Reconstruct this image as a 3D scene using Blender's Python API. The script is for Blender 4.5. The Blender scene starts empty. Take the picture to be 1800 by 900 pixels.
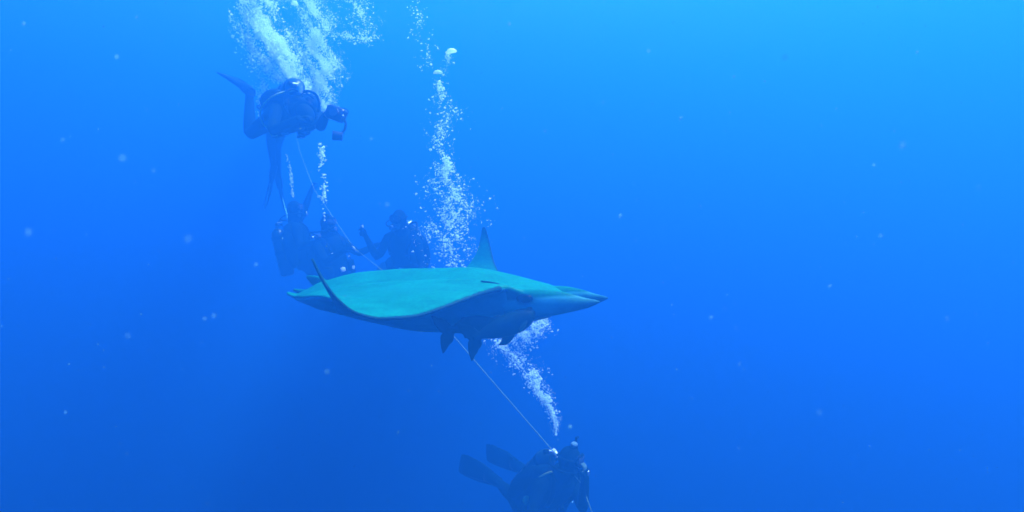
import bpy, bmesh, math, random
import numpy as np
from mathutils import Vector, Matrix

sc = bpy.context.scene
COL = sc.collection
rnd = random.Random(7)

# ------------------------------------------------------------------ camera
FPX = 1173.0                                   # focal length in pixels of the 1800 px wide photograph
cam_data = bpy.data.cameras.new('camera')
cam = bpy.data.objects.new('camera', cam_data)
COL.objects.link(cam)
cam_data.lens = FPX / 1800.0 * 36.0
cam_data.clip_start = 0.02
cam_data.clip_end = 600.0
cam_data.dof.use_dof = True
cam_data.dof.focus_distance = 5.2
cam_data.dof.aperture_fstop = 2.6
cam.location = (0, 0, 0)
cam.rotation_euler = (math.pi / 2, 0, 0)
sc.camera = cam

# ------------------------------------------------------------------ sky and sun above the water
SUN_EL, SUN_AZ = math.radians(62), math.radians(88)
world = bpy.data.worlds.new('World')
sc.world = world
world.use_nodes = True
wn = world.node_tree
sky = wn.nodes.new('ShaderNodeTexSky')
sky.sky_type = 'NISHITA'
sky.sun_disc = False
sky.sun_elevation = SUN_EL
sky.sun_rotation = SUN_AZ
wn.links.new(sky.outputs[0], wn.nodes['Background'].inputs[0])
wn.nodes['Background'].inputs[1].default_value = 0.05
sun = bpy.data.lights.new('sun', 'SUN')
sun.energy = 5.0
sun.angle = math.radians(20)
sun.color = (1.0, 0.97, 0.92)
sun_ob = bpy.data.objects.new('sun', sun)
COL.objects.link(sun_ob)
sun_dir = Vector((math.sin(SUN_AZ) * math.cos(SUN_EL), math.cos(SUN_AZ) * math.cos(SUN_EL), math.sin(SUN_EL)))
sun_ob.rotation_euler = sun_dir.to_track_quat('Z', 'Y').to_euler()

sc.view_settings.view_transform = 'Standard'
sc.view_settings.look = 'None'
sc.view_settings.gamma = 1.0
sc.view_settings.use_curve_mapping = False
sc.view_settings.exposure = 5.62
sc.cycles.volume_bounces = 1
sc.cycles.max_bounces = 8
sc.cycles.transparent_max_bounces = 16
sc.cycles.caustics_reflective = False
sc.cycles.caustics_refractive = False
sc.cycles.use_denoising = True
sc.cycles.sample_clamp_direct = 0.12
sc.cycles.sample_clamp_indirect = 0.12

# ------------------------------------------------------------------ helpers
def at(px, py, d):
    """A point seen at a place of the photograph, d metres ahead of the camera."""
    return Vector((d * (px - 900.0) / FPX, d, d * (450.0 - py) / FPX))

def V(*a):
    return Vector(a if len(a) == 3 else a[0])

def N(*a):
    return V(*a).normalized()

def nodes(m):
    return m.node_tree.nodes, m.node_tree.links

def mat(name, col, rough=0.55, metal=0.0, spec=0.02, var=0.25, scale=14.0, bump=0.0):
    m = bpy.data.materials.new(name)
    m.use_nodes = True
    n, l = nodes(m)
    p = n['Principled BSDF']
    p.inputs['Roughness'].default_value = rough
    p.inputs['Metallic'].default_value = metal
    p.inputs['Specular IOR Level'].default_value = spec
    tc = n.new('ShaderNodeTexCoord')
    nz = n.new('ShaderNodeTexNoise')
    nz.inputs['Scale'].default_value = scale
    nz.inputs['Detail'].default_value = 5
    l.new(tc.outputs['Object'], nz.inputs['Vector'])
    r = n.new('ShaderNodeValToRGB')
    r.color_ramp.elements[0].position = 0.3
    r.color_ramp.elements[1].position = 0.72
    r.color_ramp.elements[0].color = (*[c * (1 - var) for c in col], 1)
    r.color_ramp.elements[1].color = (*[min(1, c * (1 + var)) for c in col], 1)
    l.new(nz.outputs['Fac'], r.inputs['Fac'])
    l.new(r.outputs['Color'], p.inputs['Base Color'])
    if bump:
        b = n.new('ShaderNodeBump')
        b.inputs['Strength'].default_value = bump
        b.inputs['Distance'].default_value = 0.01
        l.new(nz.outputs['Fac'], b.inputs['Height'])
        l.new(b.outputs['Normal'], p.inputs['Normal'])
    return m

class MB:
    """Collects shapes; build() links them as one mesh object."""
    def __init__(self):
        self.v, self.f = [], []

    def add(self, vs, fs):
        o = len(self.v)
        self.v += [tuple(v) for v in vs]
        self.f += [tuple(i + o for i in f) for f in fs]
        return self

    def rings(self, rings, closed_ends=True):
        k = len(rings[0])
        vs, fs = [], []
        for r in rings:
            vs += r
        for a in range(len(rings) - 1):
            for i in range(k):
                j = (i + 1) % k
                fs.append((a * k + i, a * k + j, (a + 1) * k + j, (a + 1) * k + i))
        if closed_ends:
            fs.append(tuple(range(k))[::-1])
            fs.append(tuple((len(rings) - 1) * k + i for i in range(k)))
        return self.add(vs, fs)

    def tube(self, pts, rad, seg=10, flat=None, up=None, smooth=0):
        """A tapered tube along pts; flat = second radius list, up = direction of the second radius."""
        pts = [V(p) for p in pts]
        rad = list(rad) if hasattr(rad, '__len__') else [rad] * len(pts)
        flat = rad if flat is None else (list(flat) if hasattr(flat, '__len__') else [flat] * len(pts))
        for _ in range(smooth):
            q, rr, ff = [pts[0]], [rad[0]], [flat[0]]
            for i in range(len(pts) - 1):
                for t in (0.25, 0.75):
                    q.append(pts[i].lerp(pts[i + 1], t))
                    rr.append(rad[i] * (1 - t) + rad[i + 1] * t)
                    ff.append(flat[i] * (1 - t) + flat[i + 1] * t)
            q.append(pts[-1]); rr.append(rad[-1]); ff.append(flat[-1])
            pts, rad, flat = q, rr, ff
        rings, prev = [], None
        for i, p in enumerate(pts):
            t = (pts[min(i + 1, len(pts) - 1)] - pts[max(i - 1, 0)]).normalized()
            if up is not None:
                b = (V(up) - t * t.dot(V(up))).normalized()
            elif prev is None:
                h = Vector((0, 0, 1)) if abs(t.z) < 0.9 else Vector((1, 0, 0))
                b = (h - t * t.dot(h)).normalized()
            else:
                b = (prev - t * t.dot(prev)).normalized()
            prev = b
            a = t.cross(b).normalized()
            rings.append([p + a * math.cos(2 * math.pi * k / seg) * rad[i] + b * math.sin(2 * math.pi * k / seg) * flat[i] for k in range(seg)])
        return self.rings(rings)

    def ball(self, c, rx, ry, rz, X=(1, 0, 0), Y=(0, 1, 0), Z=(0, 0, 1), seg=14, rng=9):
        X, Y, Z, c = V(X), V(Y), V(Z), V(c)
        rings = []
        for i in range(rng + 1):
            th = math.pi * (0.02 + 0.96 * i / rng)
            rings.append([c + X * rx * math.sin(th) * math.cos(2 * math.pi * k / seg) + Y * ry * math.sin(th) * math.sin(2 * math.pi * k / seg)
                          - Z * rz * math.cos(th) for k in range(seg)])
        return self.rings(rings)

    def box(self, c, X, Y, Z, b=0.2):
        """A box with chamfered edges; X, Y, Z are half-extent vectors."""
        X, Y, Z, c = V(X), V(Y), V(Z), V(c)
        rings = []
        for z, s in ((-1, 1 - b), (-1 + b, 1), (1 - b, 1), (1, 1 - b)):
            r = []
            for sx, sy in ((1 - b, -1), (1, -1 + b), (1, 1 - b), (1 - b, 1), (-1 + b, 1), (-1, 1 - b), (-1, -1 + b), (-1 + b, -1)):
                r.append(c + X * sx * s + Y * sy * s + Z * z)
            rings.append(r)
        return self.rings(rings)

    def mesh(self, name):
        me = bpy.data.meshes.new(name)
        me.from_pydata(self.v, [], self.f)
        me.validate()
        bm = bmesh.new(); bm.from_mesh(me)
        bmesh.ops.recalc_face_normals(bm, faces=bm.faces)
        bm.to_mesh(me); bm.free()
        for p in me.polygons:
            p.use_smooth = True
        return me

    def build(self, name, m, parent=None, sharp=40):
        me = self.mesh(name)
        if sharp:
            me.set_sharp_from_angle(angle=math.radians(sharp))
        me.materials.append(m)
        o = bpy.data.objects.new(name, me)
        COL.objects.link(o)
        o.parent = parent
        return o

def remesh(mb, name, voxel, m, parent, smooth=4):
    """The union of all shapes in mb as one continuous skin."""
    me = mb.mesh('draft')
    t = bpy.data.objects.new('draft', me)
    COL.objects.link(t)
    r = t.modifiers.new('r', 'REMESH'); r.mode = 'VOXEL'; r.voxel_size = voxel
    s = t.modifiers.new('s', 'SMOOTH'); s.iterations = smooth; s.factor = 0.5
    dg = bpy.context.evaluated_depsgraph_get()
    out = bpy.data.meshes.new_from_object(t.evaluated_get(dg), depsgraph=dg)
    bpy.data.objects.remove(t); bpy.data.meshes.remove(me)
    out.name = name
    out.materials.clear(); out.materials.append(m)
    for p in out.polygons:
        p.use_smooth = True
    o = bpy.data.objects.new(name, out)
    COL.objects.link(o)
    o.parent = parent
    return o

def tag(o, label=None, cat=None, group=None, kind=None):
    for k, v in (('label', label), ('category', cat), ('group', group), ('kind', kind)):
        if v:
            o[k] = v
    return o

def thing(name, loc, label, cat, group=None, rz=0.0):
    o = bpy.data.objects.new(name, None)
    o.empty_display_size = 0.1
    COL.objects.link(o)
    o.location = loc
    o.rotation_euler = (0, 0, rz)
    return tag(o, label, cat, group)

def attr(o, name, vals):
    a = o.data.attributes.new(name, 'FLOAT', 'POINT')
    a.data.foreach_set('value', np.asarray(vals, dtype=np.float32))

def verts(o):
    a = np.empty(len(o.data.vertices) * 3, dtype=np.float32)
    o.data.vertices.foreach_get('co', a)
    return a.reshape(-1, 3)

# ------------------------------------------------------------------ the sea water
wm = bpy.data.materials.new('sea_water'); wm.use_nodes = True
n, l = nodes(wm)
n.remove(n['Principled BSDF'])
vol = n.new('ShaderNodeVolumePrincipled')
SIG_S = (0.00135, 0.0182, 0.0570)                # scattering per metre
SIG_E = (0.205, 0.185, 0.168)                   # scattering + absorption per metre
DENS = 0.6
c_ = [s / DENS for s in SIG_S]
vol.inputs['Color'].default_value = (*c_, 1)
vol.inputs['Absorption Color'].default_value = (*[(1 - min(1, (e - s) / DENS / (1 - c))) ** 2 for s, e, c in zip(SIG_S, SIG_E, c_)], 1)
vol.inputs['Density'].default_value = DENS
vol.inputs['Anisotropy'].default_value = 0.26
l.new(vol.outputs[0], n['Material Output'].inputs['Volume'])
haze = MB().box((0, 20, -6), (70, 0, 0), (0, 70, 0), (0, 0, 17), b=0.0001).build('haze', wm, None, 0)
tag(haze, 'clear blue sea water that everything hangs in', 'water', kind='stuff')

# ------------------------------------------------------------------ materials
# the ray: dark olive back, pale belly, split along its edge
ray_m = bpy.data.materials.new('ray_skin'); ray_m.use_nodes = True
n, l = nodes(ray_m)
p = n['Principled BSDF']
p.inputs['Roughness'].default_value = 0.5
p.inputs['Specular IOR Level'].default_value = 0.02
tc = n.new('ShaderNodeTexCoord')
mp = n.new('ShaderNodeMapping'); mp.inputs['Scale'].default_value = (2.0, 4.0, 3.0)
l.new(tc.outputs['Object'], mp.inputs['Vector'])
nz = n.new('ShaderNodeTexNoise'); nz.inputs['Scale'].default_value = 2.2; nz.inputs['Detail'].default_value = 7; nz.inputs['Roughness'].default_value = 0.62
l.new(mp.outputs[0], nz.inputs['Vector'])
back = n.new('ShaderNodeValToRGB')
back.color_ramp.elements[0].position = 0.28; back.color_ramp.elements[0].color = (0.0008, 0.086, 0.043, 1)
back.color_ramp.elements[1].position = 0.75; back.color_ramp.elements[1].color = (0.0012, 0.136, 0.066, 1)
l.new(nz.outputs['Fac'], back.inputs['Fac'])
fine = n.new('ShaderNodeTexNoise'); fine.inputs['Scale'].default_value = 55; fine.inputs['Detail'].default_value = 4
l.new(tc.outputs['Object'], fine.inputs['Vector'])
sp = n.new('ShaderNodeValToRGB')
sp.color_ramp.elements[0].position = 0.33; sp.color_ramp.elements[0].color = (0.8, 0.8, 0.8, 1)
sp.color_ramp.elements[1].position = 0.7; sp.color_ramp.elements[1].color = (1.12, 1.12, 1.12, 1)
l.new(fine.outputs['Fac'], sp.inputs['Fac'])
mul = n.new('ShaderNodeMix'); mul.data_type = 'RGBA'; mul.blend_type = 'MULTIPLY'; mul.inputs['Factor'].default_value = 1
l.new(back.outputs[0], mul.inputs[6]); l.new(sp.outputs[0], mul.inputs[7])
belly = n.new('ShaderNodeValToRGB')
belly.color_ramp.elements[0].position = 0.3; belly.color_ramp.elements[0].color = (0.025, 0.21, 0.17, 1)
belly.color_ramp.elements[1].position = 0.7; belly.color_ramp.elements[1].color = (0.05, 0.36, 0.29, 1)
l.new(nz.outputs['Fac'], belly.inputs['Fac'])
at_d = n.new('ShaderNodeAttribute'); at_d.attribute_name = 'dorsal'
mx = n.new('ShaderNodeMix'); mx.data_type = 'RGBA'
l.new(at_d.outputs['Fac'], mx.inputs['Factor']); l.new(belly.outputs[0], mx.inputs[6]); l.new(mul.outputs[2], mx.inputs[7])
at_r = n.new('ShaderNodeAttribute'); at_r.attribute_name = 'rim'
mr = n.new('ShaderNodeMix'); mr.data_type = 'RGBA'; mr.inputs[7].default_value = (0.0004, 0.010, 0.012, 1)
l.new(at_r.outputs['Fac'], mr.inputs['Factor']); l.new(mx.outputs[2], mr.inputs[6])
l.new(mr.outputs[2], p.inputs['Base Color'])
bp = n.new('ShaderNodeBump'); bp.inputs['Strength'].default_value = 0.25; bp.inputs['Distance'].default_value = 0.01
l.new(nz.outputs['Fac'], bp.inputs['Height']); l.new(bp.outputs[0], p.inputs['Normal'])

M = dict(
    remora=mat('remora_skin', (0.0003, 0.008, 0.008), 0.6, var=0.4, scale=20),
    eye=mat('wet_eye', (0.0008, 0.005, 0.006), 0.2, spec=0.02),
    slit=mat('dark_slit_and_shade', (0.0008, 0.007, 0.008), 0.6),
    vest=mat('vest_nylon', (0.0008, 0.009, 0.009), 0.7, var=0.4, scale=30, bump=0.4),
    rubber=mat('black_rubber', (0.0008, 0.007, 0.007), 0.45, var=0.2),
    tank=mat('painted_tank', (0.004, 0.024, 0.026), 0.35, spec=0.2),
    chrome=mat('chrome_fitting', (0.5, 0.54, 0.55), 0.22, metal=0.9, var=0.08),
    white=mat('white_plastic', (0.35, 0.45, 0.45), 0.35, var=0.06),
    yellow=mat('yellow_hose', (0.24, 0.34, 0.07), 0.4, var=0.12),
    lens=mat('mask_glass', (0.03, 0.04, 0.05), 0.05, spec=0.7, var=0.1),
    fin=mat('fin_rubber', (0.0012, 0.010, 0.010), 0.4, var=0.3),
    fintip=mat('pale_fin_blade', (0.1, 0.36, 0.34), 0.4, var=0.3),
    patch=mat('pale_patch', (0.08, 0.16, 0.18), 0.5),
    rope=mat('white_rope', (0.12, 0.23, 0.11), 0.6, var=0.15, scale=60),
    camera=mat('camera_housing', (0.005, 0.009, 0.012), 0.3, spec=0.2),
)
# neoprene, with bare skin round the cheeks only
suit = mat('neoprene', (0.0008, 0.009, 0.009), 0.75, var=0.3, scale=18, bump=0.2)
n, l = nodes(suit)
p = n['Principled BSDF']
src = p.inputs['Base Color'].links[0].from_socket
mk = n.new('ShaderNodeMix'); mk.data_type = 'RGBA'; mk.inputs[7].default_value = (0.05, 0.10, 0.08, 1)
ak = n.new('ShaderNodeAttribute'); ak.attribute_name = 'skin'
l.new(ak.outputs['Fac'], mk.inputs['Factor']); l.new(src, mk.inputs[6]); l.new(mk.outputs[2], p.inputs['Base Color'])
# air bubbles: silvery, bright where the sun strikes them
bub = bpy.data.materials.new('air_bubble'); bub.use_nodes = True
n, l = nodes(bub)
p = n['Principled BSDF']
p.inputs['Base Color'].default_value = (0.80, 0.99, 0.90, 1)
p.inputs['Roughness'].default_value = 0.26
p.inputs['Specular IOR Level'].default_value = 1.0
p.inputs['Metallic'].default_value = 0.4
p.inputs['Transmission Weight'].default_value = 0.0
tl = n.new('ShaderNodeBsdfTranslucent'); tl.inputs[0].default_value = (0.82, 0.99, 0.92, 1)
m2 = n.new('ShaderNodeMixShader'); m2.inputs[0].default_value = 0.5
l.new(p.outputs[0], m2.inputs[1]); l.new(tl.outputs[0], m2.inputs[2])
tr = n.new('ShaderNodeBsdfTransparent'); ms = n.new('ShaderNodeMixShader'); ms.inputs[0].default_value = 0.68
l.new(tr.outputs[0], ms.inputs[1]); l.new(m2.outputs[0], ms.inputs[2]); l.new(ms.outputs[0], n['Material Output'].inputs['Surface'])
# drifting specks: soft and half clear
spk = bpy.data.materials.new('jelly_speck'); spk.use_nodes = True
n, l = nodes(spk)
p = n['Principled BSDF']
p.inputs['Base Color'].default_value = (0.12, 0.36, 0.33, 1)
p.inputs['Roughness'].default_value = 0.6
tr = n.new('ShaderNodeBsdfTransparent'); ms = n.new('ShaderNodeMixShader'); ms.inputs[0].default_value = 0.3
l.new(tr.outputs[0], ms.inputs[1]); l.new(p.outputs[0], ms.inputs[2]); l.new(ms.outputs[0], n['Material Output'].inputs['Surface'])

# ------------------------------------------------------------------ the devil ray
RC = Vector((-0.55, 4.3, -0.27))
RYAW = -math.radians(15.6)
ray = thing('devil_ray', RC, 'large teal-backed devil ray gliding to the right with wing tips raised', 'ray', rz=RYAW)

def ci(x, xs, ys):
    """Smooth (monotone cubic) interpolation."""
    xs, ys = np.asarray(xs, float), np.asarray(ys, float)
    d = np.diff(ys) / np.diff(xs)
    mth = np.zeros_like(ys)
    mth[1:-1] = np.where(d[:-1] * d[1:] > 0, 2 * d[:-1] * d[1:] / (d[:-1] + d[1:] + 1e-12), 0)
    mth[0], mth[-1] = d[0], d[-1]
    x = np.clip(x, xs[0], xs[-1])
    i = np.clip(np.searchsorted(xs, x) - 1, 0, len(xs) - 2)
    h = xs[i + 1] - xs[i]; t = (x - xs[i]) / h
    return ((2 * t**3 - 3 * t**2 + 1) * ys[i] + (t**3 - 2 * t**2 + t) * h * mth[i]
            + (-2 * t**3 + 3 * t**2) * ys[i + 1] + (t**3 - t**2) * h * mth[i + 1])

# spanwise parameter u in 0..1 -> leading edge L and trailing edge T of the near (right) and far (left) wing
U = [0, .10, .17, .20, .24, .34, .46, .58, .69, .79, .87, .93, .97, 1.0]
NL = ([.92, .90, .80, .71, .63, .57, .49, .40, .29, .17, .06, -.03, -.11, -.17],
      [0, .15, .235, .265, .31, .44, .60, .74, .86, .95, 1.01, 1.04, 1.055, 1.055],
      [0, 0, .02, .05, .085, .072, .037, -.006, -.042, -.047, -.016, .051, .153, .258])
NT_ = ([-.90, -.87, -.80, -.75, -.66, -.50, -.40, -.34, -.28, -.21, -.15, -.13, -.15, -.178],
       [0, .15, .235, .265, .31, .42, .52, .58, .65, .73, .83, .92, .998, 1.045],
       [0, 0, 0, .0, .01, .02, .02, .02, .01, -.01, -.037, .041, .148, .256])
FL = ([.92, .90, .80, .71, .63, .56, .475, .385, .27, .175, .10, .05, .015, -.02],
      [0, .15, .235, .265, .31, .48, .66, .82, .98, 1.10, 1.19, 1.25, 1.285, 1.30],
      [0, 0, .02, .04, .05, .05, .04, .04, .06, .12, .20, .31, .415, .515])
FT = ([-.90, -.87, -.80, -.75, -.66, -.50, -.37, -.30, -.24, -.18, -.13, -.08, -.065, -.05],
      [0, .15, .235, .265, .31, .48, .66, .82, .98, 1.10, 1.19, 1.25, 1.285, 1.30],
      [0, 0, 0, 0, .01, .02, .03, .04, .06, .12, .20, .31, .41, .515])
HW = [.05, .05, .05, .05, .048, .042, .034, .027, .022, .017, .012, .009, .007, .005]

def body_half(x):
    return ci(x, [-.92, -.8, -.6, -.35, 0, .3, .5, .7, .82, .92], [.02, .055, .095, .145, .19, .185, .15, .105, .08, .04])

us = np.concatenate([np.linspace(0, .3, 34), np.linspace(.3, 1, 56)[1:]])
NT = 64
tt = 0.5 - 0.5 * np.cos(np.linspace(0, math.pi, NT))
side = np.concatenate([-np.ones(len(us)), np.ones(len(us) - 1)])
uc = np.concatenate([us[::-1], us[1:]])
def edge_curve(nr, fr):
    return np.stack([np.where(side < 0, ci(uc, U, nr[k]), ci(uc, U, fr[k])) * (side if k == 1 else 1) for k in range(3)], 1)
LE, TE = edge_curve(NL, FL), edge_curve(NT_, FT)
MID = TE[:, None] + (LE - TE)[:, None] * tt[None, :, None]
chord = np.linalg.norm(LE - TE, axis=1)[:, None]
T2, U2 = np.broadcast_to(tt[None], MID.shape[:2]), np.broadcast_to(uc[:, None], MID.shape[:2])
MID[:, :, 2] += 0.02 * np.sin(math.pi * T2) * (1 - U2)
dU, dT = np.gradient(MID, axis=0), np.gradient(MID, axis=1)
NRM = np.cross(dT, dU)
NRM /= np.linalg.norm(NRM, axis=2, keepdims=True) + 1e-9
inner = np.clip((U2 - .26) / .12, 0, 1)[:, :, None]
NRM = NRM * inner + np.array([0, 0, 1.0]) * (1 - inner)
NRM /= np.linalg.norm(NRM, axis=2, keepdims=True)
hw = ci(uc, U, HW)[:, None]
prof = np.maximum((1 - T2) ** .55 * (T2 + .02) ** .55 * 1.45 * (.55 + .45 * T2), 0)
hb = body_half(MID[:, :, 0]) * np.exp(-(np.abs(MID[:, :, 1]) / .25) ** 2.6)
edge = np.minimum(1, (1 - T2) * chord / .10) ** .5 * np.minimum(1, T2 * chord / .16) ** .6
EDGE = 0.0058 - 0.0020 * np.clip((U2 - .8) / .2, 0, 1)
H = hw * prof + hb * edge + EDGE
TOP, BOT = MID + NRM * ((hw * prof + EDGE) + hb * edge * ci(MID[:, :, 0], [-.95, -.6, -.3, 0, .3, .6, .95], [1.1, 1.1, .86, .73, .80, .84, .84]))[:, :, None], MID - NRM * (H * np.where(np.abs(MID[:, :, 1]) > .3, 1.0, 1.06))[:, :, None]

mb = MB()
mb.rings([[Vector(v) for v in TOP[i]] + [Vector(v) for v in BOT[i][::-1]] for i in range(len(uc))])
for sd in (-1, 1):
    # cephalic fins, furled into forward horns
    mb.tube([(.60, sd * .215, -.005), (.74, sd * .235, -.005), (.86, sd * .235, .0), (.97, sd * .225, .002), (1.05, sd * .205, -.002), (1.11, sd * .19, .004), (1.145, sd * .185, .008)],
            [.055, .05, .042, .032, .024, .016, .006], 16, flat=[.075, .085, .08, .058, .036, .02, .006], up=(0, 0, 1), smooth=2)
    # pelvic fins
    mb.tube([(-.70, sd * .13, -.01), (-.80, sd * .165, .0), (-.87, sd * .175, .015), (-.91, sd * .175, .03)], [.075, .07, .045, .015], 12,
            flat=[.022, .018, .013, .008], up=(0, 0, 1), smooth=2)
# small dorsal fin and the stub of the tail
mb.tube([(-.72, 0, .05), (-.79, 0, .09), (-.85, 0, .12), (-.88, 0, .13)], [.011, .011, .009, .007], 10, flat=[.055, .05, .026, .01], up=(-.6, 0, 1), smooth=1)
mb.tube([(-.8, 0, .01), (-.9, 0, .02), (-.98, 0, .04)], [.04, .024, .009], 10, smooth=1)
ray_body = remesh(mb, 'body', 0.0068, ray_m, ray, 3)
from mathutils.kdtree import KDTree
co = verts(ray_body)
pts = np.concatenate([TOP.reshape(-1, 3), BOT.reshape(-1, 3)])
fl = np.concatenate([np.ones(TOP.size // 3), np.zeros(BOT.size // 3)])
led = np.tile(((1 - T2) * chord).ravel(), 2)
uu_ = np.tile(U2.ravel(), 2)
kd = KDTree(len(pts))
for i, v in enumerate(pts):
    kd.insert(v, i)
kd.balance()
near = np.array([kd.find(v)[1] for v in co])
dors = fl[near].astype(float)
hd_ = (co[:, 0] > .62) & (np.abs(co[:, 1]) < .34)
line_ = 0.012 + 0.03 * np.clip((co[:, 0] - .62) / .3, 0, 1)
dors = np.where(hd_, np.clip((co[:, 2] - line_) / .012 + .5, 0, 1), dors)
attr(ray_body, 'dorsal', dors)
rim = np.where((uu_[near] > .27), np.clip((.024 - led[near]) / .012, 0, 1), 0) * .9  # leading edge: its own dark colour plus shading painted in
tipd = np.where(co[:, 1] < 0, np.clip((uu_[near] - .82) / .1, 0, 1) * .7, np.clip((uu_[near] - .97) / .03, 0, 1) * .5)
horn = np.clip((co[:, 0] - .88) / .22, 0, 1) * .8
eyed = .8 * np.exp(-((co[:, 0] - .725) / .06) ** 2 - ((co[:, 2] - .02) / .03) ** 2) * (np.abs(co[:, 1]) > .18)
attr(ray_body, 'rim', np.maximum(np.maximum(np.maximum(rim, tipd), horn), eyed))
for sd in (-1, 1):
    MB().ball((.725, sd * .284, .026), .05, .022, .026).build('eye', M['eye'], ray)
    # dark sliver modelled as the shade in the fold behind the eye, above the wing root
    MB().tube([(.48, sd * .34, .126), (.53, sd * .33, .116), (.58, sd * .318, .102), (.615, sd * .31, .09)], [.003, .008, .012, .005], 8, smooth=1).build('fold_shade', M['slit'], ray)
    for k in range(5):
        x0 = .44 - .085 * k
        MB().tube([(x0 + .02, sd * .09, -.198 + .004 * k), (x0, sd * .16, -.15), (x0 - .01, sd * .22, -.095)], [.003, .007, .003], 6, smooth=1).build('gill_slit', M['slit'], ray)

# ------------------------------------------------------------------ remoras under the ray
def remora(tail, nose, label, sag, girth=1.05):
    L = (nose - tail).length
    X = (nose - tail).normalized()
    Z = (Vector((0, 0, 1)) - X * X.z).normalized()
    Y = Z.cross(X)
    root = thing('remora_fish', tail, label, 'fish', 'remoras clinging to the ray')
    def q(x, y, z):
        return X * (x * L) + Y * y + Z * z
    mb = MB()
    mb.tube([q(.0, 0, 0), q(.1, 0, .0), q(.25, 0, -sag * .3), q(.45, 0, -sag * .7), q(.65, 0, -sag), q(.82, 0, -sag * .8), q(.93, 0, -sag * .35), q(1, 0, 0)],
            [a * girth for a in (.010, .016, .032, .046, .052, .05, .042, .012)], 18, flat=[a * girth for a in (.013, .02, .040, .058, .064, .056, .036, .010)], up=Z, smooth=2)
    # forked tail
    for s in (-1, 1):
        mb.tube([q(.08, 0, 0), q(-.01, 0, .03 * s), q(-.10, 0, .08 * s), q(-.148, 0, .118 * s)], [.007, .006, .005, .0045], 8,
                flat=[.02, .048, .024, .005], up=X + Z * (.25 * s), smooth=1)
    # long second dorsal and anal fins, swept back
    mb.tube([q(.62, 0, -.04 - sag), q(.50, 0, -.062 - sag * .8), q(.40, 0, -.085 - sag * .6), q(.31, 0, -.095)], [.006, .005, .005, .004], 8, flat=[.012, .034, .026, .004], up=Z, smooth=1)
    mb.tube([q(.55, 0, .03), q(.42, 0, .05), q(.28, 0, .05)], [.006, .005, .003], 8, flat=[.012, .026, .004], up=Z, smooth=1)
    for s in (-1, 1):
        mb.tube([q(.78, .045 * s, -.015 - sag), q(.70, .085 * s, -.03 - sag), q(.63, .115 * s, -.045 - sag)], [.02, .028, .006], 8, flat=[.005, .004, .003], up=Z, smooth=1)
    remesh(mb, 'body', 0.004, M['remora'], root, 1)
    MB().box(q(.86, 0, .03 - sag * .5), X * (.11 * L), Y * .03, Z * .012, .35).build('sucker_disc', M['slit'], root)
    for s in (-1, 1):
        MB().ball(q(.90, .036 * s, .0 - sag * .4), .008, .005, .008, X, Y, Z, 10, 6).build('eye', M['eye'], root)
    return root

remora(at(832, 594, 3.78), at(940, 547, 3.84), 'large dark remora with forked tail under the throat of the ray', .014, 1.06)
remora(at(785, 583, 3.98), at(892, 550, 4.02), 'dark remora behind the larger one, its forked tail hanging under the ray\'s belly', .0)

# ------------------------------------------------------------------ divers
def bez(p0, p1, p2, p3, k=14):
    return [p0 * (1 - t) ** 3 + p1 * 3 * t * (1 - t) ** 2 + p2 * 3 * t * t * (1 - t) + p3 * t ** 3 for t in [i / k for i in range(k + 1)]]

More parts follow.
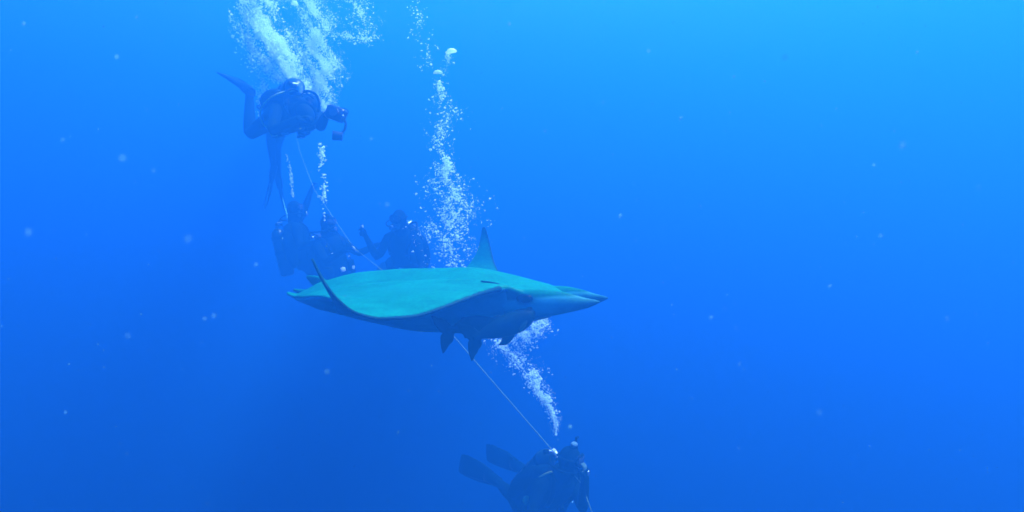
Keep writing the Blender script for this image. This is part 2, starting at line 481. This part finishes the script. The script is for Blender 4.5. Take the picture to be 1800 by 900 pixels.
def diver(pelvis, label, T, F, head_up, head_front, arms, legs, fin_mat='fin', octo=True, yellow_arc=False, snorkel=False, voxel=.0075, twist=None):
    """arms / legs: (right, left); arm = (upper, fore, hand direction, palm normal), leg = (thigh, shin, foot)."""
    root = thing('person', pelvis, label, 'person', 'scuba divers on the line')
    T = N(T); F = V(F); F = (F - T * F.dot(T)).normalized(); R = F.cross(T)
    def t_(r, f, t):
        return R * r + F * f + T * t
    mb = MB()
    prof = [(-.10, .10, .085), (-.04, .155, .112), (.03, .165, .118), (.14, .148, .105), (.27, .155, .112), (.38, .178, .122), (.46, .175, .112), (.52, .11, .085), (.56, .066, .066), (.63, .06, .062)]
    mb.tube([t_(0, -.01 if t > .5 else 0, t) for t, _, _ in prof], [a for _, a, _ in prof], 22, flat=[b for _, _, b in prof], up=F, smooth=1)
    HU = N(head_up); HF = V(head_front); HF = (HF - HU * HF.dot(HU)).normalized(); HR = HF.cross(HU)
    nk = t_(0, 0, .555)
    hc = nk + T * .03 + HU * .125 + HF * .015
    def h_(r, f, u):
        return hc + HR * r + HF * f + HU * u
    mb.tube([nk - T * .03, nk + T * .03 + HU * .02, h_(0, -.015, -.06)], [.082, .076, .07], 14)
    mb.ball(hc, .08, .102, .118, HR, HF, HU, 20, 14)
    mb.ball(h_(0, .038, -.062), .056, .058, .062, HR, HF, HU)                 # jaw
    mb.tube([h_(0, .09, .012), h_(0, .112, -.018), h_(0, .096, -.032)], [.011, .016, .012], 8)   # nose
    for s in (-1, 1):
        mb.ball(h_(s * .079, -.005, -.01), .012, .022, .034, HR, HF, HU, 8, 6)   # ears under the hood
        mb.ball(h_(s * .035, .076, -.03), .028, .02, .026, HR, HF, HU, 10, 6)    # cheeks
    hands = []
    for s, (u, f, hd, pn) in zip((1, -1), arms):
        u, f, hd = N(u), N(f), N(hd)
        sh = t_(s * .185, -.005, .455)
        el = sh + u * .30
        wr = el + f * .265
        mb.tube([t_(s * .09, 0, .44), sh, sh.lerp(el, .35), el, el.lerp(wr, .3), wr, wr + hd * .03], [.07, .068, .058, .047, .048, .034, .032], 14, smooth=1)
        pn = V(pn); pn = (pn - hd * pn.dot(hd)).normalized()
        sd = hd.cross(pn) * s
        palm = wr + hd * .06
        mb.tube([wr + hd * .0, palm, wr + hd * .105], [.028, .042, .04], 12, flat=[.022, .018, .015], up=pn)
        for k, (off, ln) in enumerate(((-.033, .066), (-.011, .078), (.0115, .074), (.034, .058))):
            b0 = wr + hd * .098 + sd * off
            b1 = b0 + (hd * .85 + pn * .5).normalized() * ln * .45
            b2 = b1 + (hd * .25 + pn * 1.0).normalized() * ln * .35
            b3 = b2 + (hd * -.5 + pn * .8).normalized() * ln * .3
            mb.tube([b0 - hd * .02, b0, b1, b2, b3], [.0095, .0098, .009, .0085, .007], 8)
        th = wr + hd * .035 - sd * .03
        mb.tube([th, th - sd * .028 + hd * .022 + pn * .012, th - sd * .03 + hd * .05 + pn * .03, th - sd * .016 + hd * .066 + pn * .044], [.014, .0125, .0105, .008], 8)
        hands.append((wr + hd * .095 + pn * .03, hd, pn))
    feet = []
    for s, (th, sn, ft) in zip((1, -1), legs):
        th, sn, ft = N(th), N(sn), N(ft)
        hp = t_(s * .088, 0, -.01)
        kn = hp + th * .43
        an = kn + sn * .41
        mb.tube([t_(s * .06, 0, .06), hp, hp.lerp(kn, .3), hp.lerp(kn, .7), kn, kn.lerp(an, .3), kn.lerp(an, .7), an], [.085, .098, .09, .07, .06, .062, .05, .042], 16, smooth=1)
        mb.ball(an + sn * .02, .045, .045, .045)
        mb.tube([an - ft * .02 + sn * .025, an + ft * .09 + sn * .035, an + ft * .17 + sn * .04], [.042, .044, .03], 12, smooth=1)
        feet.append((an, sn, ft))
    b = remesh(mb, 'body', voxel, suit, root, 3)
    cv = verts(b) - np.array(hc)
    rr, ff, uu = cv @ np.array(HR), cv @ np.array(HF), cv @ np.array(HU)
    face = np.clip((ff - .058) / .012, 0, 1) * np.clip((.062 - np.abs(rr)) / .01, 0, 1) * np.clip((.045 - uu) / .01, 0, 1) * np.clip((uu + .115) / .012, 0, 1) * (np.linalg.norm(cv, axis=1) < .16)
    attr(b, 'skin', face)

    # fins
    for (an, sn, ft) in feet:
        nrm = (sn - ft * sn.dot(ft)).normalized()
        wd = ft.cross(nrm)
        o0 = an + sn * .04
        fm = MB()
        fm.tube([o0 - ft * .03, o0 + ft * .06, o0 + ft * .15, o0 + ft * .22], [.05, .058, .06, .062], 14, flat=[.05, .052, .042, .018], up=nrm)
        fin = fm.build('fin', M['fin'], root)
        bm_ = MB()
        pts, w, h = [], [], []
        for x, ww, dz in ((.17, .062, 0), (.26, .082, .005), (.38, .098, .0), (.50, .106, -.012), (.60, .104, -.03), (.64, .09, -.038)):
            pts.append(o0 + ft * x + nrm * dz); w.append(ww); h.append(.006)
        bm_.tube(pts, w, 12, flat=h, up=nrm)
        bm_.build('blade', M[fin_mat], fin)
        for s in (-1, 1):
            MB().tube([o0 + ft * .1 + wd * s * .058, o0 + ft * .3 + wd * s * .088, o0 + ft * .55 + wd * s * .105 - nrm * .02], [.012, .012, .006], 8, flat=[.02, .018, .008], up=nrm).build('side_rail', M['fin'], fin)
        MB().tube([o0 + ft * .05 + wd * .055, o0 - ft * .03 + wd * .045 - sn * .02, o0 - ft * .07 - sn * .03, o0 - ft * .03 - wd * .045 - sn * .02, o0 + ft * .05 - wd * .055], .008, 8, smooth=2).build('strap', M['rubber'], fin)

    # vest: padded shell, bladder lobes, pockets
    vm = MB()
    vp = [(.0, .175, .125), (.04, .205, .155), (.14, .205, .16), (.24, .20, .155), (.34, .215, .162), (.43, .215, .155), (.495, .185, .13), (.53, .125, .10)]
    vm.tube([t_(0, -.012, t) for t, _, _ in vp], [a for _, a, _ in vp], 24, flat=[b for _, _, b in vp], up=F, smooth=1)
    for s in (-1, 1):
        vm.ball(t_(s * .15, -.14, .20), .10, .09, .26, R, F, T)
        vm.ball(t_(s * .12, -.10, .43), .085, .07, .10, R, F, T)
    vest = vm.build('vest', M['vest'], root, 60)
    for s in (-1, 1):
        MB().box(t_(s * .175, .09, .11), R * .05, F * .055, T * .075, .3).build('pocket', M['vest'], vest)
        MB().tube([t_(s * .11, .145, .30), t_(s * .125, .135, .45), t_(s * .115, .0, .56), t_(s * .10, -.14, .50)], .026, 10, flat=.012, up=F, smooth=2).build('shoulder_strap', M['rubber'], vest)
        MB().box(t_(s * .115, .152, .335), R * .017, F * .007, T * .012, .3).build('buckle', M['chrome'], vest)
        MB().ball(t_(s * .15, .14, .23), .016, .01, .016, R, F, T, 10, 6).build('ring', M['chrome'], vest)
    MB().box(t_(0, .15, .10), R * .035, F * .012, T * .028, .3).build('belt_buckle', M['white'], vest)

    # tank on the back
    tf = -.235
    tk = MB()
    tk.tube([t_(0, tf, t) for t in (-.14, -.13, -.10, .0, .2, .40, .455, .49, .505)], [.04, .078, .09, .092, .092, .092, .078, .045, .024], 20)
    tank = tk.build('tank', M['tank'], root)
    MB().tube([t_(0, tf, .15), t_(0, tf, .20)], .0955, 20).build('tank_band', M['rubber'], tank)
    MB().tube([t_(0, tf, .35), t_(0, tf, .39)], .0955, 20).build('tank_band', M['rubber'], tank)
    MB().tube([t_(0, tf, .50), t_(0, tf, .56)], .02, 12).tube([t_(-.02, tf, .545), t_(.065, tf, .545)], [.016, .016], 12).build('valve', M['chrome'], tank)
    MB().tube([t_(.065, tf, .545), t_(.10, tf, .545)], [.022, .022], 10).build('valve_knob', M['rubber'], tank)
    MB().tube([t_(0, tf + .02, .55), t_(0, tf + .08, .555)], [.03, .028], 14).build('first_stage', M['chrome'], tank)

    # regulator, hoses
    mouth = h_(0, .115, -.066)
    rg = MB()
    rg.tube([mouth - HF * .03, mouth, mouth + HF * .018, mouth + HF * .05, mouth + HF * .058], [.016, .02, .036, .038, .026], 18)
    rg.tube([mouth + HF * .02 - HU * .02 - HR * .05, mouth + HF * .02 - HU * .035, mouth + HF * .02 - HU * .02 + HR * .05], [.014, .02, .014], 10)
    reg = rg.build('regulator', M['rubber'], root)
    MB().tube([mouth + HF * .058, mouth + HF * .064], [.027, .024], 16).build('purge_button', M['chrome'], reg)
    top = t_(.02, tf + .06, .56)
    MB().tube(bez(top, t_(.16, tf + .02, .68), t_(.30, .02, .62), mouth + HF * .022 + HR * .04), .0095, 8).build('hose', M['rubber'], reg)
    MB().tube(bez(t_(-.02, tf + .06, .56), t_(-.2, tf, .66), t_(-.2, .05, .6), t_(-.12, .13, .36)), .013, 8).build('inflator_hose', M['rubber'], vest)
    MB().tube([t_(-.12, .13, .37), t_(-.12, .145, .28)], [.018, .022], 10).build('inflator_grip', M['rubber'], vest)
    MB().tube(bez(t_(-.03, tf + .05, .55), t_(-.3, -.1, .5), t_(-.28, .05, .2), t_(-.17, .14, .12)), .008, 8).build('gauge_hose', M['rubber'], root)
    MB().box(t_(-.16, .155, .07), R * .032, F * .014, T * .06, .35).build('gauge', M['rubber'], root)
    MB().tube([t_(-.16, .168, .085), t_(-.16, .174, .085)], [.024, .022], 16).build('gauge_dial', M['white'], root)
    if octo:
        MB().tube(bez(t_(.03, tf + .05, .55), t_(.34, -.12, .52), t_(.34, .05, .15), t_(.15, .16, .2)), .009, 8).build('spare_hose', M['yellow'], root)
        MB().tube([t_(.14, .15, .21), t_(.13, .175, .20), t_(.125, .20, .20)], [.03, .036, .028], 16).build('spare_regulator', M['yellow'], root)
    if yellow_arc:
        MB().tube(yellow_arc[0], .0095, 8, smooth=1).build('spare_hose', M['yellow'], root)
        e = yellow_arc[0][0]
        MB().ball(e + Vector((-.02, -.02, -.05)), .042, .036, .042).build('spare_regulator', M['yellow'], root)
    # mask
    mm = MB()
    pts = [h_(.078 * math.cos(a), .098 - .028 * math.cos(a) ** 2, .022 + .042 * math.sin(a) - (.012 if abs(math.cos(a)) < .4 and math.sin(a) < 0 else 0)) for a in [2 * math.pi * k / 24 for k in range(24)]]
    mm.tube(pts + [pts[0]], .013, 8)
    mm.ball(h_(0, .098, -.012), .02, .028, .026, HR, HF, HU, 10, 8)
    mask = mm.build('mask', M['rubber'], root)
    for s in (-1, 1):
        MB().box(h_(s * .037, .108, .024), HR * .031 - HF * (.008 * s), HF * .004 + HR * (.001 * s), HU * .031, .3).build('lens', M['lens'], mask)
    ring = [h_(.087 * math.sin(a), .108 * math.cos(a), .024) for a in [math.pi * (.28 + 1.44 * k / 20) for k in range(21)]]
    MB().tube(ring, .013, 8, flat=.004, up=HF * .001 + HU).build('strap', M['rubber'], mask)
    if snorkel:
        MB().tube([h_(-.1, .06, -.06), h_(-.105, .02, .05), h_(-.08, .0, .16), h_(-.05, .03, .19)], .012, 8, smooth=2).build('snorkel', M['rubber'], root)
        MB().ball(h_(.0, .02, .135), .04, .03, .025, HR, HF, HU, 12, 8).build('hood_patch', M['patch'], root)
    return root, hands, t_

# upper diver: level in the water, knees bent, shins and fins up, camera held out ahead
p1 = at(497, 210, 6.5)
d1, h1, _ = diver(p1, 'diver level in the water with fins raised, above the others, bubbles streaming up', (.55, -.82, -.03), (.02, -.05, -1),
    (.50, -.80, -.30), (.60, -.15, -.75),
    (((.12, -.6, -.75), (.88, -.25, .32), (.9, -.2, .2), (-.2, .3, -1)), ((.30, -.65, -.45), (.40, -.85, .20), (.7, -.6, .1), (0, .2, -1))),
    (((-.74, .58, -.24), (-.05, .12, 1), (-.62, .55, .46)), ((-.62, .72, -.15), (.0, .5, .85), (-.6, .8, .05))), octo=True)
# diver upright behind the upper one
diver(at(492, 200, 9.4), 'diver hanging upright behind the upper diver, only legs and fins showing below', (.62, .25, .55), (.5, -.85, -.2), (.4, 0, .8), (.6, -.7, -.2),
    (((.2, -.6, -.6), (.5, -.6, .2), (.6, -.6, 0), (0, 0, -1)), ((.5, -.3, -.5), (.6, -.2, .3), (.6, -.2, 0), (0, 0, -1))),
    (((-.06, -.25, -.92), (-.06, .45, -.85), (-.30, .35, -.9)), ((-.24, .05, -.95), (-.12, .5, -.82), (-.02, .55, -.85))), fin_mat='fintip', octo=False)
# diver holding the line with a raised arm
diver(at(534, 460, 8.9), 'diver with one arm raised to the line, bulky tank towards the far left', (-.22, -.05, 1), (.85, .35, -.1), (-.05, 0, 1), (.9, -.1, -.1),
    (((.25, -.4, -.85), (.75, -.3, .2), (.8, -.2, .2), (0, .3, -1)), ((.42, .1, .88), (.30, .05, .92), (.3, 0, .9), (1, -.2, -.2))),
    (((.25, .75, -.55), (-.1, .95, -.05), (-.2, .9, -.1)), ((.3, .8, -.45), (0, .95, .05), (-.1, .9, .1))), octo=False)
# diver beside, reaching right
diver(at(592, 487, 8.6), 'diver beneath the raised line, arm bent towards the slack rope at right', (-.16, -.2, .95), (.75, -.55, .1), (.0, -.1, 1), (.75, -.6, -.1),
    (((.5, -.55, -.6), (.75, -.2, .45), (.7, -.1, .5), (-.3, .5, -.6)), ((.7, .1, -.55), (.75, .0, .35), (.8, 0, .3), (0, .4, -1))),
    (((.35, .85, -.4), (.1, .95, .1), (.1, .9, .2)), ((.45, .85, -.3), (.15, .95, .15), (.1, .9, .3))), octo=False)
# diver facing the camera with a bent elbow
p4 = at(718, 474, 8.2)
d4, h4, _ = diver(p4, 'diver upright just above the middle of the ray, elbow bent and hand lifted', (-.06, -.55, .80), (-.35, -.75, -.5), (-.04, -.25, 1), (-.42, -.85, -.25),
    (((-.46, -.1, -.88), (-.42, -.25, .87), (-.3, -.1, .9), (-.7, -.6, .2)), ((.22, -.1, -.95), (-.1, -.7, -.6), (-.2, -.7, -.5), (0, .4, -1))),
    (((-.12, .5, -.75), (0, .97, -.1), (0, .9, -.2)), ((.15, .5, -.75), (0.05, .97, -.05), (0, .9, -.1))), octo=False)
# lower diver, swimming up towards the right with legs trailing
p5 = at(937, 890, 5.95)
arc = [at(931, 868, 5.72), at(936, 853, 5.68), at(946, 841, 5.62), at(957, 834, 5.58), at(970, 829, 5.56)]
d5, h5, _ = diver(p5, 'diver at the bottom edge swimming right, legs and fins trailing behind', (.42, -.52, .62), (.45, -.72, -.42), (.12, -.05, 1), (.90, -.42, -.06),
    (((-.35, -.45, -.8), (.75, -.4, -.3), (.8, -.3, -.2), (0, .2, -1)), ((.12, -.75, -.55), (.08, -.1, .95), (-.05, .1, .9), (-.6, .3, .2))),
    (((-.26, .95, -.08), (-.32, .92, -.02), (-.60, .8, .04)), ((-.05, .95, .08), (-.27, .92, .05), (-.55, .82, .03))), octo=False,
    yellow_arc=[[v - p5 for v in arc]], snorkel=True)

# camera in the upper diver's outstretched hand
hp = p1 + h1[1][0]
cm = thing('underwater_camera', hp, 'dark underwater camera in the upper diver\'s outstretched hand', 'camera')
X, Y, Z = N(.86, -.2, -.35), N(.2, 1, 0), N(.35, 0, .9)
MB().box((0.03, 0, .02), X * .085, Y * .045, Z * .06, .25).build('housing', M['camera'], cm)
MB().tube([(.03, -.04, .02), (.03, -.10, .02)], [.042, .038], 16).build('lens_port', M['lens'], cm)
MB().tube([(.09, 0, .0), (.12, 0, -.09), (.07, -.02, -.17)], .012, 8, smooth=1).build('arm', M['camera'], cm)
MB().tube([(.09, -.02, -.18), (.01, -.03, -.17)], [.035, .042], 12).build('lamp', M['camera'], cm)
MB().ball(X * .11 + Vector((0, -.03, .03)), .012, .01, .012).build('catch', M['chrome'], cm)
# small torch at the lifted hand
hp = p4 + h4[0][0]
tor = thing('dive_torch', hp, 'small pale-fronted torch in the lifted hand of the diver above the ray', 'torch')
MB().tube([(-.01, 0, -.05), (.0, -.01, .05)], .018, 12).build('barrel', M['rubber'], tor)
MB().tube([(0, -.01, .05), (-.005, -.012, .075)], [.022, .024], 12).build('head', M['white'], tor)

# ------------------------------------------------------------------ the line
pts = [at(*q) for q in ((440, -60, 11.0), (500, 150, 9.6), (528, 270, 9.4), (553, 334, 8.85), (622, 436, 8.1), (672, 475, 7.3), (800, 594, 6.3), (900, 710, 5.85), (975, 796, 5.72), (1022, 850, 5.55), (1041, 902, 5.45), (1066, 975, 5.3))]
rope = MB().tube(pts, .003, 8).build('rope', M['rope'])
tag(rope, 'thin white line running diagonally past the divers and behind the ray', 'rope')
buoy = thing('line_clip', pts[4], 'small pale clip on the line above the three clustered divers', 'clip')
MB().ball((0, -.01, 0), .03, .014, .014, N(.6, 0, -.8), (0, 1, 0), N(.8, 0, .6), 12, 8).build('shell', M['white'], buoy)
MB().tube([(.02, -.01, -.03), (.035, -.01, -.05), (.05, -.01, -.05)], .006, 8).build('hook', M['chrome'], buoy)

# ------------------------------------------------------------------ bubbles
ico_bm = bmesh.new(); bmesh.ops.create_icosphere(ico_bm, subdivisions=1, radius=1)
ICO_V = np.array([v.co[:] for v in ico_bm.verts]); ICO_F = np.array([[v.index for v in f.verts] for f in ico_bm.faces]); ico_bm.free()

def bubble_mesh(kind):
    bm = bmesh.new(); bmesh.ops.create_icosphere(bm, subdivisions=2, radius=1)
    for v in bm.verts:
        x, y, z = v.co
        if kind == 0: z *= .78
        elif kind == 1: z = z * .7 + .12 * math.sin(3 * x) ; x *= 1.1
        elif kind == 2: z = (z * .62 if z > 0 else z * .22); z -= .25 * (x * x + y * y)      # cap shape
        else: z = z * .6 + .1 * y; y *= 1.15; x *= .9
        v.co = (x, y, z)
    me = bpy.data.meshes.new('bubble'); bm.to_mesh(me); bm.free()
    for p in me.polygons: p.use_smooth = True
    me.materials.append(bub)
    return me
BM = [bubble_mesh(k) for k in range(4)]

OCT_V = np.array([(1, 0, 0), (-1, 0, 0), (0, 1, 0), (0, -1, 0), (0, 0, .7), (0, 0, -.7)], float)
OCT_F = np.array([(0, 2, 4), (2, 1, 4), (1, 3, 4), (3, 0, 4), (2, 0, 5), (1, 2, 5), (3, 1, 5), (0, 3, 5)])

def plume(path, count, rmin, rmax, big, bigr, group, label, seed, power=2.2, mist=0):
    """path: (px, py, half-width px, depth, weight). Many small bubbles as one mass, the big ones singly."""
    g = np.random.default_rng(seed)
    path = np.array(path, float)
    seg = np.hypot(*np.diff(path[:, :2], axis=0).T) * 0.5 * (path[1:, 4] + path[:-1, 4]) 
    cum = np.concatenate([[0], np.cumsum(seg)]); cum /= cum[-1]
    def draw(n):
        u = g.random(n * 3)
        k = np.clip(np.searchsorted(cum, u) - 1, 0, len(path) - 2)
        t = (u - cum[k]) / (cum[k + 1] - cum[k])
        q = path[k] * (1 - t)[:, None] + path[k + 1] * t[:, None]
        # clumps: swirls that push bubbles together
        a, rr = g.random(len(u)) * 2 * math.pi, np.minimum(np.abs(g.normal(0, .62, len(u))), 1.5)
        q[:, 0] += q[:, 2] * .28 * np.sin(q[:, 1] * .075 + seed * 1.7)
        px = q[:, 0] + q[:, 2] * rr * np.cos(a)
        py = q[:, 1] + q[:, 2] * .5 * rr * np.sin(a)
        d = q[:, 3] + q[:, 2] / FPX * q[:, 3] * g.normal(0, .5, len(u))
        clump = np.sin(px * .11 + seed) * np.cos(py * .09 + 2 * seed) + .6 * np.sin(px * .23 - py * .17 + seed)
        keep = g.random(len(u)) < np.clip(.42 + .38 * clump, .08, 1)
        P = np.stack([d * (px - 900) / FPX, d, d * (450 - py) / FPX], 1)[keep]
        return P[:n]
    P = draw(count)
    n_ = len(P)
    r = rmin + (rmax * 1.05 - rmin) * g.random(n_) ** (power + 1)
    sc3 = np.stack([r * g.uniform(.85, 1.2, n_), r * g.uniform(.85, 1.2, n_), r * g.uniform(.55, .95, n_)], 1)
    tx, ty = g.normal(0, .3, n_), g.normal(0, .3, n_)
    VV = ICO_V[None] * sc3[:, None, :]
    VV[:, :, 2] += tx[:, None] * VV[:, :, 0] + ty[:, None] * VV[:, :, 1]
    VV = (VV + P[:, None, :]).reshape(-1, 3)
    FF = (ICO_F[None] + (np.arange(n_) * len(ICO_V))[:, None, None]).reshape(-1, 3)
    if mist:
        Q = draw(mist)
        rq = g.uniform(.0014, .0034, len(Q))
        W = (OCT_V[None] * rq[:, None, None] + Q[:, None, :]).reshape(-1, 3)
        FF = np.concatenate([FF, (OCT_F[None] + (np.arange(len(Q)) * 6)[:, None, None]).reshape(-1, 3) + len(VV)])
        VV = np.concatenate([VV, W])
    me = bpy.data.meshes.new('bubble_stream')
    me.vertices.add(len(VV)); me.vertices.foreach_set('co', VV.astype(np.float32).ravel())
    me.loops.add(FF.size); me.loops.foreach_set('vertex_index', FF.ravel().astype(np.int32))
    me.polygons.add(len(FF)); me.polygons.foreach_set('loop_start', np.arange(0, FF.size, 3, dtype=np.int32))
    me.update(calc_edges=True)
    me.polygons.foreach_set('use_smooth', np.ones(len(FF), bool))
    me.materials.append(bub)
    o = bpy.data.objects.new('bubble_stream', me); COL.objects.link(o)
    tag(o, 'stream of tiny bubbles ' + label, 'bubbles', kind='stuff')
    B = draw(big)
    for k, q in enumerate(B):
        b = bpy.data.objects.new('bubble', BM[int(g.integers(0, 4))]); COL.objects.link(b)
        b.location = q
        rad = bigr[0] + (bigr[1] - bigr[0]) * g.random() ** 1.6
        b.scale = (rad * g.uniform(.85, 1.2), rad * g.uniform(.85, 1.2), rad * g.uniform(.8, 1.1))
        b.rotation_euler = (g.normal(0, .3), g.normal(0, .35), g.random() * 6.3)
        tag(b, 'silvery air bubble ' + label, 'bubble', group)

plume([(530, 160, 12, 7.25, 1.6), (508, 130, 26, 7.3, 2.4), (488, 98, 38, 7.35, 2.8), (468, 65, 40, 7.4, 2.8), (455, 28, 30, 7.5, 1.5), (448, -25, 32, 7.6, 1.3)],
      6400, .004, .0135, 80, (.011, .027), 'bubbles in the brightest stream', 'in the bright stream rising from the upper diver\'s back', 1, mist=46000)
plume([(455, 205, 8, 7.2, .3), (462, 170, 14, 7.25, .5), (455, 120, 22, 7.35, .7), (432, 60, 18, 7.4, .8), (430, 10, 16, 7.5, .6), (428, -20, 16, 7.5, .5)],
      800, .005, .014, 14, (.012, .022), 'bubbles over the raised fins', 'in the loose stream over the upper diver\'s raised fins', 2, mist=2500)
plume([(572, 205, 12, 7.7, .5), (566, 165, 26, 7.8, 1.2), (560, 125, 34, 7.9, 2.4), (556, 95, 34, 8.0, 2.2), (558, 55, 30, 8.0, 1.1), (545, 20, 26, 8.0, 1.0), (535, -25, 28, 8.1, 1.0)],
      5400, .004, .0112, 26, (.010, .02), 'bubbles in the second stream', 'in the misty second stream just right of the brightest one', 3, mist=38000)
plume([(600, 62, 26, 8.2, .5), (655, 70, 16, 8.2, .6), (640, 40, 26, 8.3, .7), (610, 5, 40, 8.3, .8), (610, -25, 45, 8.3, .8)],
      700, .005, .011, 8, (.010, .016), 'bubbles scattered at the top', 'scattered thinly at the top, right of the second stream', 4, mist=1800)
plume([(571, 388, 3, 7.0, .4), (568, 350, 7, 7.0, .9), (567, 300, 8, 7.0, 1.0), (566, 252, 8, 7.0, 1.0)],
      170, .005, .012, 22, (.012, .022), 'bubbles in the thin string', 'in the thin string below the upper diver\'s mask', 5)
plume([(516, 348, 3, 8.1, .6), (512, 315, 4, 8.1, 1.0), (504, 272, 4, 8.1, .7)],
      100, .005, .011, 6, (.010, .014), 'bubbles in the faint string', 'in the faint string over the diver with the raised arm', 6)
plume([(788, 472, 40, 6.6, .45), (790, 440, 48, 6.6, .7), (794, 400, 48, 6.7, 1.5), (795, 360, 46, 6.75, 1.7), (790, 320, 38, 6.8, 1.2), (779, 288, 18, 6.8, .9), (775, 255, 18, 6.9, .35), (782, 215, 34, 6.9, .42), (775, 180, 22, 7.0, .4), (774, 140, 10, 7.0, .35), (788, 95, 10, 7.1, .2)],
      2300, .0036, .0125, 76, (.010, .018), 'bubbles in the column above the ray', 'in the tall column rising behind the ray\'s back', 7, mist=3500)
plume([(755, 120, 22, 7.3, .3), (742, 60, 20, 7.4, .4), (730, 0, 14, 7.5, .5), (728, -25, 14, 7.5, .5)],
      130, .005, .011, 6, (.010, .014), 'bubbles trailing off at the top', 'trailing off thinly at the top of the tall column', 8)
plume([(978, 766, 5, 5.5, .5), (970, 735, 10, 5.5, .8), (966, 705, 13, 5.5, .9), (942, 672, 20, 5.5, 1.0), (915, 640, 26, 5.5, .9), (898, 608, 28, 5.55, 1.3), (918, 585, 38, 5.6, 2.6), (938, 565, 22, 5.6, 2.2), (937, 545, 16, 5.6, 1.5)],
      2300, .003, .0098, 62, (.0085, .016), 'bubbles under the ray', 'in the stream rising from the lower diver to the ray\'s chin', 9, mist=4500)
for k, (x, y, d, r, lb) in enumerate(((793, 90, 7.1, .062, 'large flattened air bubble alone at the top of the tall column'),
                                      (770, 127, 7.05, .054, 'large flattened air bubble just below the topmost one of the tall column'),
                                      (518, 6, 7.9, .045, 'large round air bubble at the top edge between the two bright streams'),
                                      (409, 64, 7.4, .02, 'lone air bubble left of the brightest stream'))):
    b = bpy.data.objects.new('bubble', BM[2 if k < 3 else 0]); COL.objects.link(b)
    b.location = at(x, y, d); b.scale = (r, r, r * (.85 if k < 2 else 1.3)); b.rotation_euler = (.15, -.2 + .1 * k, .5 * k)
    tag(b, lb, 'bubble')

# ------------------------------------------------------------------ drifting specks close to the lens
specks = [(1586, 256, 15), (215, 278, 13), (1380, 101, 12), (895, 42, 11), (1140, 90, 10), (1196, 208, 11), (1536, 290, 7), (330, 420, 12), (50, 408, 13), (450, 465, 8),
          (575, 653, 8), (1090, 380, 11), (958, 230, 6), (653, 244, 7), (680, 360, 10), (42, 41, 10), (1250, 558, 9), (1458, 503, 8), (1548, 415, 9), (376, 555, 8), (1002, 750, 11),
          (205, 100, 10), (110, 246, 8), (1290, 135, 6), (1612, 92, 8), (240, 30, 7), (1440, 725, 9), (1665, 560, 7), (270, 300, 6), (115, 725, 6), (1300, 640, 6), (1720, 330, 8), (225, 590, 7), (1060, 180, 6), (360, 560, 7), (700, 760, 6)]
g = np.random.default_rng(5)
sm = []
for k in range(3):
    bm = bmesh.new(); bmesh.ops.create_icosphere(bm, subdivisions=2, radius=1)
    for v in bm.verts:
        v.co *= 1 + .34 * math.sin(4 * v.co.x + k * 2) * math.cos(3 * v.co.y - k) + .12 * math.sin(5 * v.co.z + k)
    me = bpy.data.meshes.new('drifting_speck'); bm.to_mesh(me); bm.free()
    for p in me.polygons: p.use_smooth = True
    me.materials.append(spk); sm.append(me)
for k, (x, y, s) in enumerate(specks):
    d = g.uniform(.8, 1.5) if s < 12 else g.uniform(.55, .9)
    o = bpy.data.objects.new('drifting_speck', sm[k % 3]); COL.objects.link(o)
    o.location = at(x, y, d)
    r = s * .30 / FPX * d
    o.scale = (r, r * .8, r * g.uniform(.5, 1))
    o.rotation_euler = tuple(g.random(3) * 6)
    tag(o, 'small pale blurred speck drifting in the open blue water', 'speck', 'specks drifting in the water')

# finest suspended matter, too small and many to count
bm = bmesh.new()
vv, ff = [], []
for k in range(420):
    d = g.uniform(.9, 5.0)
    c = np.array(at(g.uniform(-60, 1860), g.uniform(-40, 940), d))
    r = g.uniform(.5, 1.5) / FPX * d * (1.0 if d > 2 else .8)
    R_ = np.linalg.qr(g.normal(size=(3, 3)))[0] * np.array([1, g.uniform(.4, 1), g.uniform(.3, .8)])
    o = len(vv) * 12
    vv.append(ICO_V @ R_.T * r * (1 + .35 * g.normal(size=(len(ICO_V), 1))) + c)
vv = np.array(vv); nv = vv.shape[1]
ff = [tuple(int(i) + k * nv for i in f) for k in range(len(vv)) for f in ICO_F]
me = bpy.data.meshes.new('suspended_dust'); me.from_pydata([tuple(v) for v in vv.reshape(-1, 3)], [], ff)
for p in me.polygons: p.use_smooth = True
me.materials.append(spk)
o = bpy.data.objects.new('suspended_dust', me); COL.objects.link(o)
tag(o, 'fine pale dust suspended all through the water', 'dust', kind='stuff')
